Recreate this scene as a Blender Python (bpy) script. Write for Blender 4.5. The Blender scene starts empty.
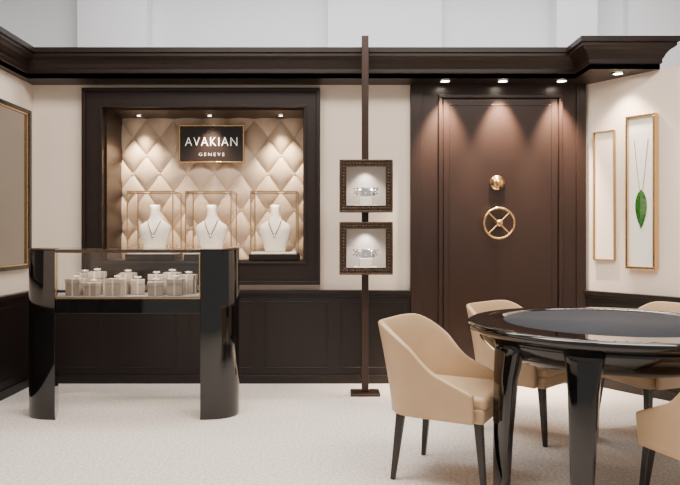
import bpy, bmesh, math
from mathutils import Vector, Matrix
import random
random.seed(4)
C=bpy.context.scene.collection

# ---------------- materials ----------------
def mat(name,col,rough=.5,metal=0,spec=.5,coat=0,noise=0,nscale=20,bump=0,bscale=200,emit=None,es=0,sheen=0):
    m=bpy.data.materials.new(name); m.use_nodes=True
    nt=m.node_tree; b=nt.nodes['Principled BSDF']
    b.inputs['Base Color'].default_value=(*col,1)
    b.inputs['Roughness'].default_value=rough
    b.inputs['Metallic'].default_value=metal
    b.inputs['Specular IOR Level'].default_value=spec
    b.inputs['Coat Weight'].default_value=coat
    b.inputs['Coat Roughness'].default_value=.05
    b.inputs['Sheen Weight'].default_value=sheen
    if emit:
        b.inputs['Emission Color'].default_value=(*emit,1); b.inputs['Emission Strength'].default_value=es
    tc=nt.nodes.new('ShaderNodeTexCoord')
    if noise:
        n=nt.nodes.new('ShaderNodeTexNoise'); n.inputs['Scale'].default_value=nscale; n.inputs['Detail'].default_value=4
        nt.links.new(tc.outputs['Object'],n.inputs['Vector'])
        r=nt.nodes.new('ShaderNodeValToRGB')
        r.color_ramp.elements[0].position=.3; r.color_ramp.elements[1].position=.7
        r.color_ramp.elements[0].color=(*[c*(1-noise) for c in col],1)
        r.color_ramp.elements[1].color=(*[min(1,c*(1+noise)) for c in col],1)
        nt.links.new(n.outputs['Fac'],r.inputs['Fac']); nt.links.new(r.outputs['Color'],b.inputs['Base Color'])
    if bump:
        n2=nt.nodes.new('ShaderNodeTexNoise'); n2.inputs['Scale'].default_value=bscale
        nt.links.new(tc.outputs['Object'],n2.inputs['Vector'])
        bp=nt.nodes.new('ShaderNodeBump'); bp.inputs['Strength'].default_value=bump; bp.inputs['Distance'].default_value=.01
        nt.links.new(n2.outputs['Fac'],bp.inputs['Height']); nt.links.new(bp.outputs['Normal'],b.inputs['Normal'])
    return m
M_cream=mat('cream_wall_paint',(.80,.69,.585),.28,noise=.02,nscale=3)
M_white=mat('pale_grey_paint',(.82,.83,.86),.6,noise=.02,nscale=2)
M_ceil=mat('ceiling_white',(.8,.8,.8),.8,noise=.01)
M_brown=mat('dark_walnut_lacquer',(.013,.0068,.0052),.40,spec=.35,noise=.05,nscale=4)
M_door=mat('vault_door_brown',(.019,.0090,.0063),.34,noise=.05,nscale=3)
M_wains=mat('wainscot_espresso',(.009,.005,.0045),.4,spec=.4,noise=.06,nscale=4)
M_floor=mat('speckled_carpet',(.71,.645,.59),.95,noise=.26,nscale=60,bump=.45,bscale=120)
M_black=mat('black_gloss_lacquer',(.003,.003,.003),.05,spec=.5,coat=.3,noise=.1)
M_dark=mat('ebonised_leg',(.009,.007,.006),.25,noise=.1)
M_beige=mat('beige_leather',(.50,.345,.205),.40,noise=.04,nscale=8,bump=.08,bscale=120)
M_pad=mat('quilted_fabric',(.60,.46,.34),.45,noise=.04,nscale=10,sheen=.3)
M_gold=mat('polished_brass',(.75,.50,.24),.22,metal=1,noise=.03)
M_edge=mat('dark_brass_edge',(.42,.27,.12),.3,metal=.8,noise=.03)
M_bronze=mat('aged_bronze',(.09,.062,.045),.35,metal=.8,noise=.35,nscale=60)
M_pole=mat('bronze_pole',(.035,.018,.013),.35,metal=.3,noise=.1)
M_ivory=mat('ivory_velvet',(.86,.79,.70),.8,noise=.02)
M_deck=mat('deck_suede',(.35,.32,.30),.8,noise=.03)
M_silver=mat('silver_jewellery',(.95,.95,.97),.15,metal=1,noise=.02)
M_felt=mat('navy_felt',(.014,.016,.024),.85,noise=.2,nscale=200)
M_lin=mat('taupe_lining',(.42,.38,.35),.7,noise=.02,emit=(1,.85,.7),es=.06)  # faint warm emission puts the case's inner glow into the lining
M_gift=mat('champagne_card',(.36,.30,.25),.5,noise=.05)
M_rib=mat('grey_ribbon',(.62,.56,.50),.3,noise=.03)
M_sign=mat('sign_plaque',(.016,.010,.009),.3,noise=.1)
M_letter=mat('sign_letters',(.95,.93,.9),.4,noise=.01,emit=(1,.96,.9),es=.7)
M_mirror=mat('smoked_mirror',(.34,.32,.30),.05,metal=1,noise=.03,nscale=2)
M_emerald=mat('emerald',(.02,.12,.015),.15,coat=1,noise=.45,nscale=40)
M_mat=mat('art_mat_white',(.85,.83,.78),.6,noise=.01)
M_glowp=mat('painted_wall_reflection',(.80,.68,.56),.5,noise=.03,nscale=3,emit=(1,.80,.58),es=.30)  # emission paints a pale wall reflection; nothing shines from behind
M_lamp=mat('lamp_glow',(1,1,1),.5,emit=(1,.88,.72),es=40,noise=.01)
def glassmat(nm,ior):
    m=bpy.data.materials.new(nm); m.use_nodes=True; nt=m.node_tree
    nt.nodes.remove(nt.nodes['Principled BSDF']); o=nt.nodes['Material Output']
    t=nt.nodes.new('ShaderNodeBsdfTransparent'); t.inputs[0].default_value=(1,1,1,1)
    g=nt.nodes.new('ShaderNodeBsdfGlossy'); g.inputs['Roughness'].default_value=.02
    f=nt.nodes.new('ShaderNodeFresnel'); f.inputs[0].default_value=ior
    x=nt.nodes.new('ShaderNodeMixShader')
    nt.links.new(f.outputs[0],x.inputs[0]); nt.links.new(t.outputs[0],x.inputs[1]); nt.links.new(g.outputs[0],x.inputs[2])
    nt.links.new(x.outputs[0],o.inputs[0]); return m
M_glass=glassmat('thin_glass',1.2)
M_glass2=glassmat('counter_glass',1.5)

# ---------------- helpers ----------------
def empty(name,loc=(0,0,0),rz=0):
    e=bpy.data.objects.new(name,None); C.objects.link(e); e.location=loc; e.rotation_euler=(0,0,rz); e.empty_display_size=.1
    return e
def finish(name,bm,m,parent=None,smooth=False,bevel=0,seg=2,sub=0,loc=None):
    bmesh.ops.recalc_face_normals(bm,faces=bm.faces)
    me=bpy.data.meshes.new(name); bm.to_mesh(me); bm.free()
    o=bpy.data.objects.new(name,me); C.objects.link(o); me.materials.append(m)
    if smooth or bevel:
        for p in me.polygons: p.use_smooth=True
    if bevel:
        b=o.modifiers.new('bevel','BEVEL'); b.width=bevel; b.segments=seg; b.limit_method='ANGLE'; b.harden_normals=True
    if sub:
        s=o.modifiers.new('sub','SUBSURF'); s.levels=sub; s.render_levels=sub
    if parent: o.parent=parent
    if loc: o.location=loc
    return o
def addbox(bm,x0,x1,y0,y1,z0,z1,M=None):
    vs=[bm.verts.new(Vector(p)) for p in ((x0,y0,z0),(x1,y0,z0),(x1,y1,z0),(x0,y1,z0),(x0,y0,z1),(x1,y0,z1),(x1,y1,z1),(x0,y1,z1))]
    if M:
        for v in vs: v.co=M@v.co
    for f in ((0,1,2,3),(4,5,6,7),(0,1,5,4),(1,2,6,5),(2,3,7,6),(3,0,4,7)): bm.faces.new([vs[i] for i in f])
def box(name,x0,x1,y0,y1,z0,z1,m,parent=None,bevel=0.0,M=None,seg=2):
    bm=bmesh.new(); addbox(bm,x0,x1,y0,y1,z0,z1,M); return finish(name,bm,m,parent,bevel=bevel,seg=seg)
def boxes(name,L,m,parent=None,bevel=0.0,M=None):
    bm=bmesh.new()
    for b in L: addbox(bm,*b,M)
    return finish(name,bm,m,parent,bevel=bevel)
def rings(bm,secs,cap=True):
    R=[[bm.verts.new(p) for p in s] for s in secs]
    n=len(R[0])
    for a,b in zip(R,R[1:]):
        for i in range(n): bm.faces.new((a[i],a[(i+1)%n],b[(i+1)%n],b[i]))
    if cap: bm.faces.new(R[0]); bm.faces.new(R[-1])
def quad(bm,a,b,c_,d_):
    bm.faces.new([bm.verts.new(p) for p in (a,b,c_,d_)])
def lathe(name,prof,m,parent=None,c=(0,0,0),seg=64,ry=1,M=None,smooth=True):
    bm=bmesh.new(); secs=[]
    for r,z in prof:
        s=[]
        for i in range(seg):
            a=2*math.pi*i/seg; v=Vector((r*math.cos(a),r*ry*math.sin(a),z))
            if M: v=M@v
            s.append(v+Vector(c))
        secs.append(s)
    rings(bm,secs); return finish(name,bm,m,parent,smooth=smooth)
def addtaper(bm,p0,p1,w0,d0,w1,d1,rot=0):
    secs=[]
    for p,w,d in ((p0,w0,d0),(p1,w1,d1)):
        s=[]
        for sx,sy in ((-1,-1),(1,-1),(1,1),(-1,1)):
            x,y=sx*w/2,sy*d/2
            s.append(Vector((p[0]+x*math.cos(rot)-y*math.sin(rot),p[1]+x*math.sin(rot)+y*math.cos(rot),p[2])))
        secs.append(s)
    rings(bm,secs)
def tube(name,pts,r,m,parent=None,cyc=False):
    cu=bpy.data.curves.new(name,'CURVE'); cu.dimensions='3D'; cu.bevel_depth=r; cu.bevel_resolution=3
    s=cu.splines.new('POLY'); s.points.add(len(pts)-1); s.use_cyclic_u=cyc
    for q,p in zip(s.points,pts): q.co=(*p,1)
    o=bpy.data.objects.new(name,cu); C.objects.link(o); cu.materials.append(m)
    if parent: o.parent=parent
    return o
def spot(name,loc,target,W,ang,parent,col=(1,.82,.62),blend=.6,size=.03):
    l=bpy.data.lights.new(name,'SPOT'); l.energy=W; l.spot_size=math.radians(ang); l.spot_blend=blend; l.color=col; l.shadow_soft_size=size
    o=bpy.data.objects.new(name,l); C.objects.link(o); o.location=loc
    o.rotation_euler=(Vector(target)-Vector(loc)).to_track_quat('-Z','Y').to_euler()
    if parent: o.parent=parent
    return o
def frame(bmL,x0,x1,z0,z1,w,y0,y1):
    bmL+= [(x0,x1,y0,y1,z1-w,z1),(x0,x1,y0,y1,z0,z0+w),(x0,x0+w,y0,y1,z0+w,z1-w),(x1-w,x1,y0,y1,z0+w,z1-w)]

# ---------------- room shell ----------------
BW=5.53
box('floor',-2.52,6,-1.5,6.6,-.05,0,M_floor)
box('ceiling',-3.4,6,-1.5,6.6,3.9,3.95,M_ceil)
box('wall_back_left',-2.46,-1.87,BW,6.05,0,2.42,M_cream)
box('wall_back_right',-.244,2.03,BW,6.05,0,2.42,M_cream)
box('wall_back_lintel',-1.87,-.244,BW,6.05,2.231,2.42,M_cream)
box('wall_back_sill',-1.87,-.244,BW,6.05,0,.979,M_cream)
box('wall_back_niche',-1.87,-.244,5.97,6.05,.979,2.231,M_cream)
box('wall_left',-2.52,-2.46,.2,6.05,0,2.42,M_cream)
# angled right wall
A=Vector((2.03,5.53,0)); dirw=Vector((.45,-.64,0)).normalized()
ang=math.atan2(dirw.y,dirw.x)
MW=Matrix.Translation(A)@Matrix.Rotation(ang,4,'Z')   # local x along wall, local -y toward room
box('wall_right',0,2.6,0,.08,0,2.42,M_cream,M=MW)
# upper background wall with pilasters
L=[(-3.4,6,6.5,6.6,0,3.9)]
for a,b,dp in ((-60,-10,.12),(82,150,.2),(328,441,.12),(552,592,.22),(627,760,.12)):
    L.append(((a-335)/106,(b-335)/106,6.5-dp,6.5,0,3.9))
boxes('wall_rear_upper',L,M_white)

# cornice
path=[(-2.40,.25),(-2.40,5.30),(1.875,5.30),(1.875,5.0),(2.39,5.0),(2.39,5.9)]
prof=[(0,2.42),(.0,2.455),(.012,2.462),(.012,2.49),(.02,2.50),(.03,2.525),(.05,2.55),(.075,2.565),(.085,2.575),(.085,2.595),(.10,2.60),(.10,2.637),(.0,2.637)]
bm=bmesh.new(); P=[Vector(p) for p in path]; secs=[]
for i,p in enumerate(P):
    ns=[]
    if i>0: d=(P[i]-P[i-1]).normalized(); ns.append(Vector((d.y,-d.x)))
    if i<len(P)-1: d=(P[i+1]-P[i]).normalized(); ns.append(Vector((d.y,-d.x)))
    if len(ns)==2: n=(ns[0]+ns[1]); n=n/n.length; n=n/(n.dot(ns[0]))
    else: n=ns[0]
    secs.append([Vector((p.x+n.x*o,p.y+n.y*o,z)) for o,z in prof])
rings(bm,secs)
for b in ((-2.40,1.875,5.30,6.05,2.42,2.637),(1.875,2.39,5.0,5.9,2.42,2.637),(-2.52,-2.40,.25,6.05,2.42,2.637)): addbox(bm,*b)
finish('trim_cornice',bm,M_brown)

# wainscot
def wains(name,length_ranges,M,z1=.755):
    bm=bmesh.new()
    for x0,x1,panels in length_ranges:
        addbox(bm,x0,x1,-.03,0,0,z1-.03,M)
        addbox(bm,x0,x1,-.06,0,z1-.03,z1,M)
        addbox(bm,x0,x1,-.045,0,z1-.05,z1-.03,M)
        addbox(bm,x0,x1,-.045,0,0,.07,M)
        w=(x1-x0)/panels
        for i in range(panels):
            a=x0+i*w+.05; b=x0+(i+1)*w-.05
            Lx=[]; frame(Lx,a,b,.12,z1-.09,.012,-.036,-.03)
            for q in Lx: addbox(bm,*q,M)
    return finish(name,bm,M_wains,bevel=.003)
wains('trim_wainscot_back',[(-2.46,.61,5)],Matrix.Translation((0,BW,0)))
wains('trim_wainscot_left',[(-5.3,0,7)],Matrix.Translation((-2.46,BW,0))@Matrix.Rotation(math.pi/2,4,'Z'))
wains('trim_wainscot_right',[(0.03,2.6,3)],MW)

# ---------------- niche ----------------
tn=empty('trim_niche')
Lf=[(-2.03,-1.87,BW-.07,BW,.80,2.38),(-.244,-.12,BW-.07,BW,.80,2.38),(-1.87,-.244,BW-.07,BW,2.23,2.38),(-1.87,-.244,BW-.07,BW,.80,.98)]
boxes('surround',Lf,M_brown,tn)
Lb=[]; frame(Lb,-2.03,-.12,.80,2.38,.03,BW-.09,BW-.07)
frame(Lb,-1.885,-.229,.965,2.245,.02,BW-.085,BW-.07)
boxes('surround_moulding',Lb,M_brown,tn,bevel=.004)
boxes('reveal',[(-1.87,-1.855,BW,5.95,.98,2.23),(-.259,-.244,BW,5.95,.98,2.23),(-1.855,-.259,BW,5.95,2.215,2.23),(-1.855,-.259,BW,5.95,.98,.995)],M_door,tn)
# quilted panel
n=empty('quilted_wall_panel')
bm=bmesh.new(); x0,x1,z0,z1=-1.855,-.259,.995,2.215; NX,NZ=260,200; W,H=.235,.315
g=[]
for j in range(NZ+1):
    row=[]
    for i in range(NX+1):
        x=x0+(x1-x0)*i/NX; z=z0+(z1-z0)*j/NZ
        u=(x/W+z/H); v=(x/W-z/H)
        h=(abs(math.sin(math.pi*u))*abs(math.sin(math.pi*v)))**.42
        row.append(bm.verts.new((x,5.945-.04*h,z)))
    g.append(row)
for j in range(NZ):
    for i in range(NX): bm.faces.new((g[j][i],g[j][i+1],g[j+1][i+1],g[j+1][i]))
finish('quilting',bm,M_pad,n,smooth=True)
bm=bmesh.new()
for a in range(-30,30):
    for b in range(-30,30):
        x=(a+b)/2*W; z=(a-b)/2*H
        if x0+.02<x<x1-.02 and z0+.02<z<z1-.02:
            bmesh.ops.create_uvsphere(bm,u_segments=10,v_segments=6,radius=.009,matrix=Matrix.Translation((x,5.937,z)))
finish('tufting_buttons',bm,M_pad,n,smooth=True)
def downlight(loc,target,W,ang=80,r=.035,col=(1,.82,.62),blend=.7,name='ceiling_downlight'):
    e=empty(name,loc)
    bm=bmesh.new()
    s=[]
    for rr,z in ((r+.012,0),(r+.012,-.008),(r,-.008),(r,-.001)):
        s.append([Vector((rr*math.cos(t*math.pi/12),rr*math.sin(t*math.pi/12),z)) for t in range(24)])
    rings(bm,s,cap=False); finish('trim_ring',bm,M_bronze,e,smooth=True)
    lathe('lamp_face',[(r,-.002),(r,-.004)],M_lamp,e,seg=24)
    spot('spot_lamp',(0,0,-.02),(target[0]-loc[0],target[1]-loc[1],target[2]-loc[2]),W,ang,e,col,blend)
    return e
for x in (-1.66,-1.06,-.46):
    downlight((x,5.76,2.214),(x,5.865,1.3),82,82,.020,name='niche_downlight',blend=.8,col=(1,.78,.54))

# sign
s=empty('wall_sign')
box('plaque',-1.336,-.79,5.86,5.895,1.83,2.14,M_sign,s,bevel=.004)
Lx=[]; frame(Lx,-1.345,-.781,1.821,2.149,.012,5.85,5.89); boxes('gilt_border',Lx,M_gold,s,bevel=.002)
def text(body,size,loc,parent,sx=1,off=.0005,sp=1.08,ex=.003):
    cu=bpy.data.curves.new('lettering','FONT'); cu.body=body; cu.size=size; cu.align_x='CENTER'; cu.align_y='CENTER'; cu.extrude=ex; cu.space_character=sp; cu.offset=off
    o=bpy.data.objects.new('lettering',cu); C.objects.link(o); o.location=loc; o.rotation_euler=(math.pi/2,0,0); o.scale=(sx,1,1); cu.materials.append(M_letter); o.parent=parent
text('AVAKIAN',.112,(-1.063,5.856,2.0),s,.86,-.0022,1.16)
text('GENEVE',.040,(-1.063,5.858,1.893),s,1.15,-.0010,1.5,.001)

# bust cases
for cx in (-1.504,-1.03,-.50):
    e=empty('necklace_display_case',(cx,5.68,.995))
    w,d,h=.185,.15,.56
    box('plinth',-w-.015,w+.015,-d-.01,d+.01,0,.05,M_brown,e,bevel=.004)
    box('plinth_top',-w,w,-d,d,.05,.062,M_ivory,e)
    bm=bmesh.new()
    for sx in(-1,1): quad(bm,(sx*w,-d,.062),(sx*w,d,.062),(sx*w,d,h),(sx*w,-d,h))
    for sy in(-1,1): quad(bm,(-w,sy*d,.062),(w,sy*d,.062),(w,sy*d,h),(-w,sy*d,h))
    quad(bm,(-w,-d,h),(w,-d,h),(w,d,h),(-w,d,h))
    finish('glass_cover',bm,M_glass,e)
    Lx=[]; q=.0042
    for sx in(-1,1):
        for sy in(-1,1): Lx.append((sx*w-q,sx*w+q,sy*d-q,sy*d+q,.06,h))
    for sy in(-1,1): Lx.append((-w,w,sy*d-q,sy*d+q,h-q,h+q))
    for sx in(-1,1): Lx.append((sx*w-q,sx*w+q,-d,d,h-q,h+q))
    boxes('brass_edges',Lx,M_edge,e)
    spot('case_lamp',(0,-.10,h-.02),(0,0,.2),4.0,80,e,(1,.84,.64),.8,.015)
    secs=[]
    for z,rx,ry,yo in ((.062,.085,.05,0),(.09,.088,.055,0),(.15,.105,.06,0),(.22,.130,.062,0),(.26,.135,.058,.005),(.29,.12,.05,.01),(.315,.08,.045,.012),(.335,.052,.042,.015),(.37,.042,.04,.015),(.42,.04,.038,.01),(.45,.045,.04,.005),(.456,.038,.034,.005)):
        secs.append([Vector((rx*math.cos(t*math.pi/16),yo+ry*math.sin(t*math.pi/16),z)) for t in range(32)])
    bm=bmesh.new(); rings(bm,secs); finish('bust',bm,M_ivory,e,smooth=True)
    pts=[]
    for k in range(21):
        t=-1+2*k/20
        pts.append((.055*t,-.066+.05*abs(t)**3,.20+.13*abs(t)**1.3))
    tube('necklace',pts,.003,M_bronze,e)
    bm=bmesh.new(); bmesh.ops.create_uvsphere(bm,u_segments=12,v_segments=8,radius=.011,matrix=Matrix.Translation((0,-.068,.19))@Matrix.Diagonal((1,.6,1.5,1)))
    finish('pendant',bm,M_silver,e,smooth=True)
# ---------------- display counter ----------------
CX,CY=-1.345,4.57
dc=empty('display_counter',(CX,CY,0))
a_,b_=.70,.165
XI=.47; FL=.11
def endplan(sgn,xin=XI,n=24):
    pts=[]
    for k in range(n+1):
        x_=xin+(a_-xin)*math.sin(math.pi/2*k/n)
        u=(x_-xin)/(a_-xin)
        y_=b_*(max(0,1-u**2.4))**(1/2.0)
        pts.append((x_,-y_))
    xb=xin+FL
    back=[]
    for k in range(n+1):
        x_=xb+(a_-xb)*math.sin(math.pi/2*k/n)
        u=(x_-xb)/(a_-xb)
        back.append((x_,b_*(max(0,1-u**2.4))**.5))
    pts=pts+back[-2::-1]
    return [(sgn*x,y) for x,y in pts]
for sgn in(-1,1):
    pl=endplan(sgn)
    bm=bmesh.new(); rings(bm,[[Vector((x*.992,y*.97,.0)) for x,y in pl],[Vector((x,y,.02)) for x,y in pl],[Vector((x,y,1.095)) for x,y in pl],[Vector((x*.995,y*.98,1.105)) for x,y in pl]])
    finish('end_pedestal',bm,M_black,dc,bevel=.003)
yf=.155
def trap(name,z0,z1,m,ins=0,bev=0):
    bm=bmesh.new()
    p=[(-XI+ins,-yf+ins),(XI-ins,-yf+ins),(XI+FL-ins,yf-ins),(-XI-FL+ins,yf-ins)]
    rings(bm,[[Vector((x,y,z0)) for x,y in p],[Vector((x,y,z1)) for x,y in p]])
    finish(name,bm,m,dc,bevel=bev)
trap('apron',.69,.785,M_black,0,.003)
trap('display_deck',.785,.80,M_deck,.006)
bm=bmesh.new()
quad(bm,(-XI,-yf,.785),(XI,-yf,.785),(XI,-yf,1.10),(-XI,-yf,1.10))
quad(bm,(-XI-FL,yf,.785),(XI+FL,yf,.785),(XI+FL,yf,1.10),(-XI-FL,yf,1.10))
finish('glass_panes',bm,M_glass2,dc)
boxes('glass_edge_strips',[(-XI,XI,-yf-.003,-yf+.003,.785,.790),(-XI+.001,-XI+.007,-yf-.004,-yf+.004,.79,1.08),(XI-.007,XI-.001,-yf-.004,-yf+.004,.79,1.08)],M_gold,dc)
oval=[(x,y) for x,y in endplan(1)]+[(x,y) for x,y in endplan(-1)[::-1]]
bm=bmesh.new(); rings(bm,[[Vector((x*.995,y*.995,1.106)) for x,y in oval],[Vector((x*.995,y*.995,1.114)) for x,y in oval]]); finish('glass_top',bm,M_glass2,dc)
boxes('top_rails',[(-XI,XI,-yf-.008,-yf+.008,1.084,1.106),(-XI-FL,XI+FL,yf-.008,yf+.006,1.090,1.106)],M_bronze,dc,bevel=.002)
for sgn in(-1,1):
    tube('gilt_edge',[(x*1.002,y*1.005,1.106) for x,y in endplan(sgn)],.0035,M_bronze,dc)
l=bpy.data.lights.new('case_fill_light','AREA'); l.shape='RECTANGLE'; l.size=.85; l.size_y=.02; l.energy=2.4; l.color=(1,.86,.70)  # fill lamp added inside the case to brighten the gift boxes
o=bpy.data.objects.new('case_fill_light',l); C.objects.link(o); o.parent=dc; o.location=(0,-yf+.014,1.078); o.rotation_euler=(math.radians(20),0,0)
# gift boxes
gb=empty('gift_boxes',(CX,CY,.801))
bmb=bmesh.new(); bmr=bmesh.new()
def gift(x,y,z,w,h,rot):
    M=Matrix.Translation((x,y,z))@Matrix.Rotation(rot,4,'Z')
    addbox(bmb,-w/2,w/2,-w/2,w/2,0,h*.72,M); addbox(bmb,-w/2-.003,w/2+.003,-w/2-.003,w/2+.003,h*.72,h,M)
    t=.005
    addbox(bmr,-t,t,-w/2-.005,w/2+.005,0,h+.002,M); addbox(bmr,-w/2-.005,w/2+.005,-t,t,0,h+.002,M)
    for sg in (-1,1):
        for k in range(2):
            Mb=M@Matrix.Translation((0,0,h+.003))@Matrix.Rotation(k*math.pi/2+.6,4,'Z')@Matrix.Rotation(-sg*.45,4,'Y')
            addbox(bmr,0 if sg>0 else -.026,.026 if sg>0 else 0,-.008,.008,0,.009,Mb)
for i,(x,y,w,h) in enumerate([(-.37,-.06,.10,.11),(-.36,.07,.09,.14),(-.27,.05,.09,.15),(-.25,-.08,.085,.085),(-.10,-.05,.11,.11),(-.07,.08,.09,.14),(.02,.0,.08,.10),(.13,.06,.10,.13),(.16,-.07,.095,.09),(.24,.05,.09,.145),(.29,-.06,.10,.11),(.35,.06,.09,.13)]):
    gift(x,y,0,w,h,random.uniform(-.3,.3))
finish('boxes',bmb,M_gift,gb,bevel=.002); finish('ribbons',bmr,M_rib,gb)

# ---------------- pole with framed vitrines ----------------
PX,PY=.227,5.13
pd=empty('jewellery_display_stand',(PX,PY,0))
box('pole',-.026,.026,-.02,.02,.02,2.70,M_pole,pd,bevel=.003)
box('foot',-.11,.11,-.09,.09,0,.02,M_pole,pd,bevel=.005)
for zc in (1.557,1.103):
    zh=.193
    y0=-.17
    boxes('case_box',[(-.17,.17,-.035,-.02,zc-.17,zc+.17),(-.17,-.16,y0+.02,-.03,zc-.17,zc+.17),(.16,.17,y0+.02,-.03,zc-.17,zc+.17),(-.17,.17,y0+.02,-.03,zc-.17,zc-.16),(-.17,.17,y0+.02,-.03,zc+.16,zc+.17)],M_bronze,pd)
    boxes('case_lining',[(-.159,.159,-.04,-.036,zc-.159,zc+.159),(-.159,-.155,y0+.03,-.04,zc-.159,zc+.159),(.155,.159,y0+.03,-.04,zc-.159,zc+.159),(-.155,.155,y0+.03,-.04,zc-.159,zc-.155)],M_lin,pd)
    Lx=[]; frame(Lx,-.195,.195,zc-zh,zc+zh,.050,y0,y0+.03); boxes('frame_base',Lx,M_bronze,pd,bevel=.006)
    Lx=[]; frame(Lx,-.195,.195,zc-zh,zc+zh,.014,y0-.012,y0+.02); boxes('frame_outer_bead',Lx,M_bronze,pd,bevel=.005)
    Lx=[]; frame(Lx,-.148,.148,zc-zh+.047,zc+zh-.047,.005,y0-.006,y0+.02); boxes('frame_inner_bead',Lx,M_bronze,pd,bevel=.002)
    bm=bmesh.new()
    for k in range(15):
        t=-.165+.33*k/14
        for (x,z) in ((t,zc-zh+.030),(t,zc+zh-.030),(-.165,zc+t),(.165,zc+t)):
            bmesh.ops.create_uvsphere(bm,u_segments=8,v_segments=6,radius=.010,matrix=Matrix.Translation((x,y0-.001,z)))
    finish('frame_carving',bm,M_bronze,pd,smooth=True)
    box('jewel_stand',-.085,.085,-.13,-.045,zc-.155,zc-.135,M_ivory,pd,bevel=.006)
    box('jewel_stand_neck',-.045,.045,-.12,-.055,zc-.135,zc-.075,M_ivory,pd,bevel=.006)
    secs=[]
    bm=bmesh.new()
    for k in range(25):
        t=math.pi+math.pi*k/24
        x=.085*math.cos(t); y=-.075+.045*math.sin(t)
        hh=.030+.034*abs(math.sin(3*t))*(.4+.6*abs(math.sin(t)))
        zb=zc-.075+.012*abs(math.cos(t))
        secs.append([Vector((x,y,zb)),Vector((x*.94,y+.004,zb)),Vector((x*.94,y+.004,zb+hh)),Vector((x,y,zb+hh))])
    rings(bm,secs)
    for k in range(13):
        t=math.pi+math.pi*k/12
        bmesh.ops.create_icosphere(bm,subdivisions=1,radius=.012 if k%2 else .009,matrix=Matrix.Translation((.088*math.cos(t),-.078+.048*math.sin(t),zc-.05+(.035 if k%2 else .0))))
    for sx in (-1,1):
        bmesh.ops.create_icosphere(bm,subdivisions=2,radius=.018,matrix=Matrix.Translation((sx*.055,-.105,zc-.03))@Matrix.Diagonal((1.5,.6,.8,1)))
    finish('tiara',bm,M_silver,pd)
    spot('case_lamp',(0,-.11,zc+.15),(0,-.075,zc-.15),9.0,105,pd,(1,.9,.8),.8,.02)

# ---------------- vault door ----------------
vd=empty('vault_door')
box('backing',.61,2.03,BW-.03,BW-.001,0,2.42,M_door,vd)
boxes('outer_stiles',[(.61,.70,BW-.05,BW-.03,0,2.42),(1.95,2.025,BW-.05,BW-.03,0,2.42)],M_door,vd,bevel=.004)
Lx=[]; frame(Lx,.835,1.835,0.0,2.335,.03,BW-.055,BW-.03); boxes('door_casing',Lx,M_door,vd,bevel=.006)
box('door_leaf',.875,1.795,BW-.048,BW-.03,.03,2.295,M_door,vd,bevel=.006)
Lx=[]; frame(Lx,.92,1.75,.12,2.25,.006,BW-.052,BW-.045); boxes('leaf_bead',Lx,M_door,vd,bevel=.002)
wx,wz=1.306,1.295
tube('wheel_rim',[(wx+.12*math.cos(t*math.pi/24),BW-.12,wz+.12*math.sin(t*math.pi/24)) for t in range(48)],.009,M_gold,vd,True)
for k in range(2):
    a=math.pi/4+k*math.pi/2
    tube('wheel_spoke',[(wx-.119*math.cos(a),BW-.12,wz-.119*math.sin(a)),(wx+.119*math.cos(a),BW-.12,wz+.119*math.sin(a))],.006,M_gold,vd)
lathe('wheel_hub',[(.02,0),(.028,.01),(.028,.03),(.015,.035),(.015,.10)],M_gold,vd,c=(wx,BW-.145,wz),seg=24,M=Matrix.Rotation(-math.pi/2,4,'X'))
lathe('lock_dial',[(.035,0),(.04,.008),(.04,.02),(.058,.024),(.060,.035),(.060,.045)],M_gold,vd,c=(1.306,BW-.09,1.62),seg=32,M=Matrix.Rotation(-math.pi/2,4,'X'))
lathe('dial_knob',[(.012,0),(.018,.005),(.018,.03)],M_gold,vd,c=(1.306,BW-.115,1.62),seg=20,M=Matrix.Rotation(-math.pi/2,4,'X'))

# downlights above the door
for x in (.87,1.325,1.79):
    downlight((x,5.37,2.419),(x,5.50,1.75),480,60,.036,blend=.85,col=(1,.78,.58))
downlight((2.13,5.12,2.419),(2.25,5.25,0),85,95,.036,blend=.9,col=(1,.80,.58))

# ---------------- wall mirror left ----------------
mm=empty('wall_mirror')
y0,y1,z0,z1=3.9,5.42,.935,2.187
box('mirror_pane',-2.445,-2.435,y0+.03,y1-.03,z0+.03,z1-.03,M_mirror,mm)
boxes('mirror_frame',[(-2.46,-2.415,y0,y0+.045,z0,z1),(-2.46,-2.415,y1-.045,y1,z0,z1),(-2.46,-2.415,y0+.045,y1-.045,z0,z0+.03),(-2.46,-2.415,y0+.045,y1-.045,z1-.03,z1)],M_dark,mm,bevel=.003)
boxes('mirror_gilt_edge',[(-2.434,-2.422,y0+.045,y0+.06,z0+.03,z1-.03),(-2.434,-2.422,y1-.065,y1-.045,z0+.03,z1-.03),(-2.434,-2.422,y0+.05,y1-.05,z0+.03,z0+.040),(-2.434,-2.422,y0+.05,y1-.05,z1-.040,z1-.03)],M_gold,mm)

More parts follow.
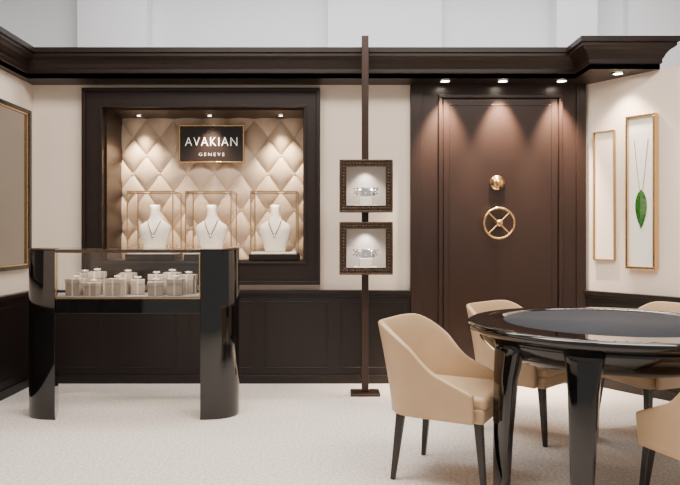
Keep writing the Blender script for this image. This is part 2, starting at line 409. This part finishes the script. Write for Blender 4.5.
# ---------------- framed art right ----------------
def art(name,u0,u1,z0,z1,mf,fw,th,mb):
    fa=empty(name)
    box('backboard',u0+.01,u1-.01,-th+.02,-.002,z0+.01,z1-.01,mb,fa,M=MW)
    Lx=[]; frame(Lx,u0,u1,z0,z1,fw,-th,-.002); boxes('frame',Lx,mf,fa,bevel=.002,M=MW)
    return fa
u0,u1=.782*.50,.782*.80
fa=art('framed_necklace_art',u0,u1,.945,2.10,M_gold,.018,.055,M_mat)
uc=(u0+u1)/2
pts=[]
for k in range(25):
    t=-1+2*k/24; pts.append(MW@Vector((uc+.055*t,-.037,1.50+.42*abs(t)**1.4)))
tube('necklace_chain',pts,.0022,M_gold,fa)
bm=bmesh.new()
secs=[]
for k in range(13):
    t=k/12; z=1.54-.29*t; hw=.046*math.sin(math.pi*min(1,t**.8))**.8+.001
    secs.append([MW@Vector((uc-hw,-.038,z)),MW@Vector((uc,-.048,z)),MW@Vector((uc+hw,-.038,z)),MW@Vector((uc,-.036,z))])
rings(bm,secs)
finish('emerald_leaf_drop',bm,M_emerald,fa)
art('wall_reflection_panel',.782*.12,.782*.36,1.0,2.02,M_edge,.007,.03,M_glowp)  # added glowing panel, stands in for a reflection on the glossy wall

# ---------------- table ----------------
TC=Vector((1.38,3.38,0)); R=.71; T=.77
tb=empty('round_table',TC)
lathe('table_top',[(R-.035,T-.05),(R-.012,T-.042),(R,T-.028),(R,T-.015),(R-.008,T-.004),(R-.02,T),(.53,T),(.53,T-.004),(.01,T-.004)],M_black,tb,seg=96)
lathe('felt_inlay',[(.527,T-.004),(.527,T-.001),(.01,T-.001)],M_felt,tb,seg=96)
lathe('skirt',[(R-.05,T-.05),(R-.065,T-.09),(R-.10,T-.13),(R-.16,T-.165),(R-.27,T-.185),(.01,T-.19)],M_black,tb,seg=96)
bm=bmesh.new()
for deg in (204,238,340,78,20):
    a=math.radians(deg); c,s_=math.cos(a),math.sin(a)
    secs=[]
    for z,rr,wt,wr in ((0,.70,.085,.045),(.3,.69,.105,.055),(.55,.675,.125,.07),(.66,.655,.15,.085),(T-.05,.635,.19,.10)):
        sec=[]
        for k in range(16):
            t=2*math.pi*k/16; e_=.5
            lx=wr*.5*math.copysign(abs(math.cos(t))**e_,math.cos(t)); ly=wt*.5*math.copysign(abs(math.sin(t))**e_,math.sin(t))
            r_=rr-.02+lx
            sec.append(Vector((r_*c-ly*s_,r_*s_+ly*c,z)))
        secs.append(sec)
    rings(bm,secs)
finish('legs',bm,M_black,tb,smooth=True)

# ---------------- chairs ----------------
def chair(loc,d):
    e=empty('dining_chair',(loc[0],loc[1],0),math.atan2(d[1],d[0]))
    e.scale=(.95,.95,.95)
    box('seat_base',-.235,.245,-.235,.235,.34,.42,M_beige,e,bevel=.02,seg=3)
    box('seat_cushion',-.235,.255,-.232,.232,.405,.475,M_beige,e,bevel=.03,seg=4)
    w=.255; r=.15; xb=-.265; xf=.20; half=[]
    for k in range(5): half.append((xb,(w-r)*k/4,-1,0))
    for k in range(1,11):
        a=math.pi/2*k/10; half.append((xb+r-r*math.cos(a),w-r+r*math.sin(a),-math.cos(a),math.sin(a)))
    for k in range(1,11): half.append((xb+r+(xf-xb-r)*k/10,w,0,1))
    L=[0]
    for p,q in zip(half,half[1:]): L.append(L[-1]+math.hypot(q[0]-p[0],q[1]-p[1]))
    tt=[l/L[-1] for l in L]
    full=[(x,-y,nx,-ny,t) for (x,y,nx,ny),t in list(zip(half,tt))[:0:-1]]+[(x,y,nx,ny,t) for (x,y,nx,ny),t in zip(half,tt)]
    bm=bmesh.new(); cols=[]
    NV=8
    for x,y,nx,ny,t in full:
        q=min(1,max(0,(t-.28)/.5)); q=q*q*(3-2*q)
        top=.81-.25*q-.07*max(0,(t-.75)/.25)
        col=[]
        for v in range(NV+1):
            z=.345+(top-.345)*v/NV
            hz=(z-.345)/.475
            off=.055*hz**1.3
            col.append(bm.verts.new((x+nx*off*1.5,y+ny*off,z)))
        cols.append(col)
    for a,b in zip(cols,cols[1:]):
        for v in range(NV): bm.faces.new((a[v],b[v],b[v+1],a[v+1]))
    o=finish('back_shell',bm,M_beige,e,smooth=True)
    m=o.modifiers.new('thick','SOLIDIFY'); m.thickness=.032; m.offset=0
    m=o.modifiers.new('bev','BEVEL'); m.width=.010; m.segments=3; m.limit_method='ANGLE'; m.angle_limit=math.radians(50)
    for i,(sx,sy) in enumerate(((-1,-1),(-1,1),(1,-1),(1,1))):
        bm=bmesh.new()
        addtaper(bm,(sx*.24,sy*.22,0),(sx*.205,sy*.195,.345),.024,.024,.042,.042)
        finish('leg_%d'%(i+1),bm,M_dark,e,bevel=.004)
    return e
chair((.585,3.42),(.88,-.475))
chair((1.18,4.16),(.70,-.71))
chair((1.90,4.12),(-.93,-.36))
chair((1.56,2.73),(-.30,.95))

# ---------------- lighting ----------------
w=bpy.data.worlds.new('world'); bpy.context.scene.world=w; w.use_nodes=True
w.node_tree.nodes['Background'].inputs[0].default_value=(1,.94,.87,1); w.node_tree.nodes['Background'].inputs[1].default_value=.50
def area(name,loc,sx,sy,W,col):
    l=bpy.data.lights.new(name,'AREA'); l.shape='RECTANGLE'; l.size=sx; l.size_y=sy; l.energy=W; l.color=col
    o=bpy.data.objects.new(name,l); C.objects.link(o); o.location=loc; return o
area('ceiling_fill_light',(-.8,3.0,3.88),2.2,1.4,155,(1,.91,.82))  # three unseen fill lamps, added overhead for soft general light
area('ceiling_fill_light',(1.6,2.6,3.88),2.2,1.4,155,(1,.91,.82))
area('ceiling_fill_light',(.5,5.2,3.88),5,.8,110,(.97,.98,1))

cam=bpy.data.cameras.new('camera'); co=bpy.data.objects.new('camera',cam); C.objects.link(co)
co.location=(0,0,1.2); co.rotation_euler=(math.pi/2,0,0)
cam.sensor_width=36; cam.lens=36; cam.shift_x=5/680; cam.shift_y=-7.5/680
bpy.context.scene.camera=co
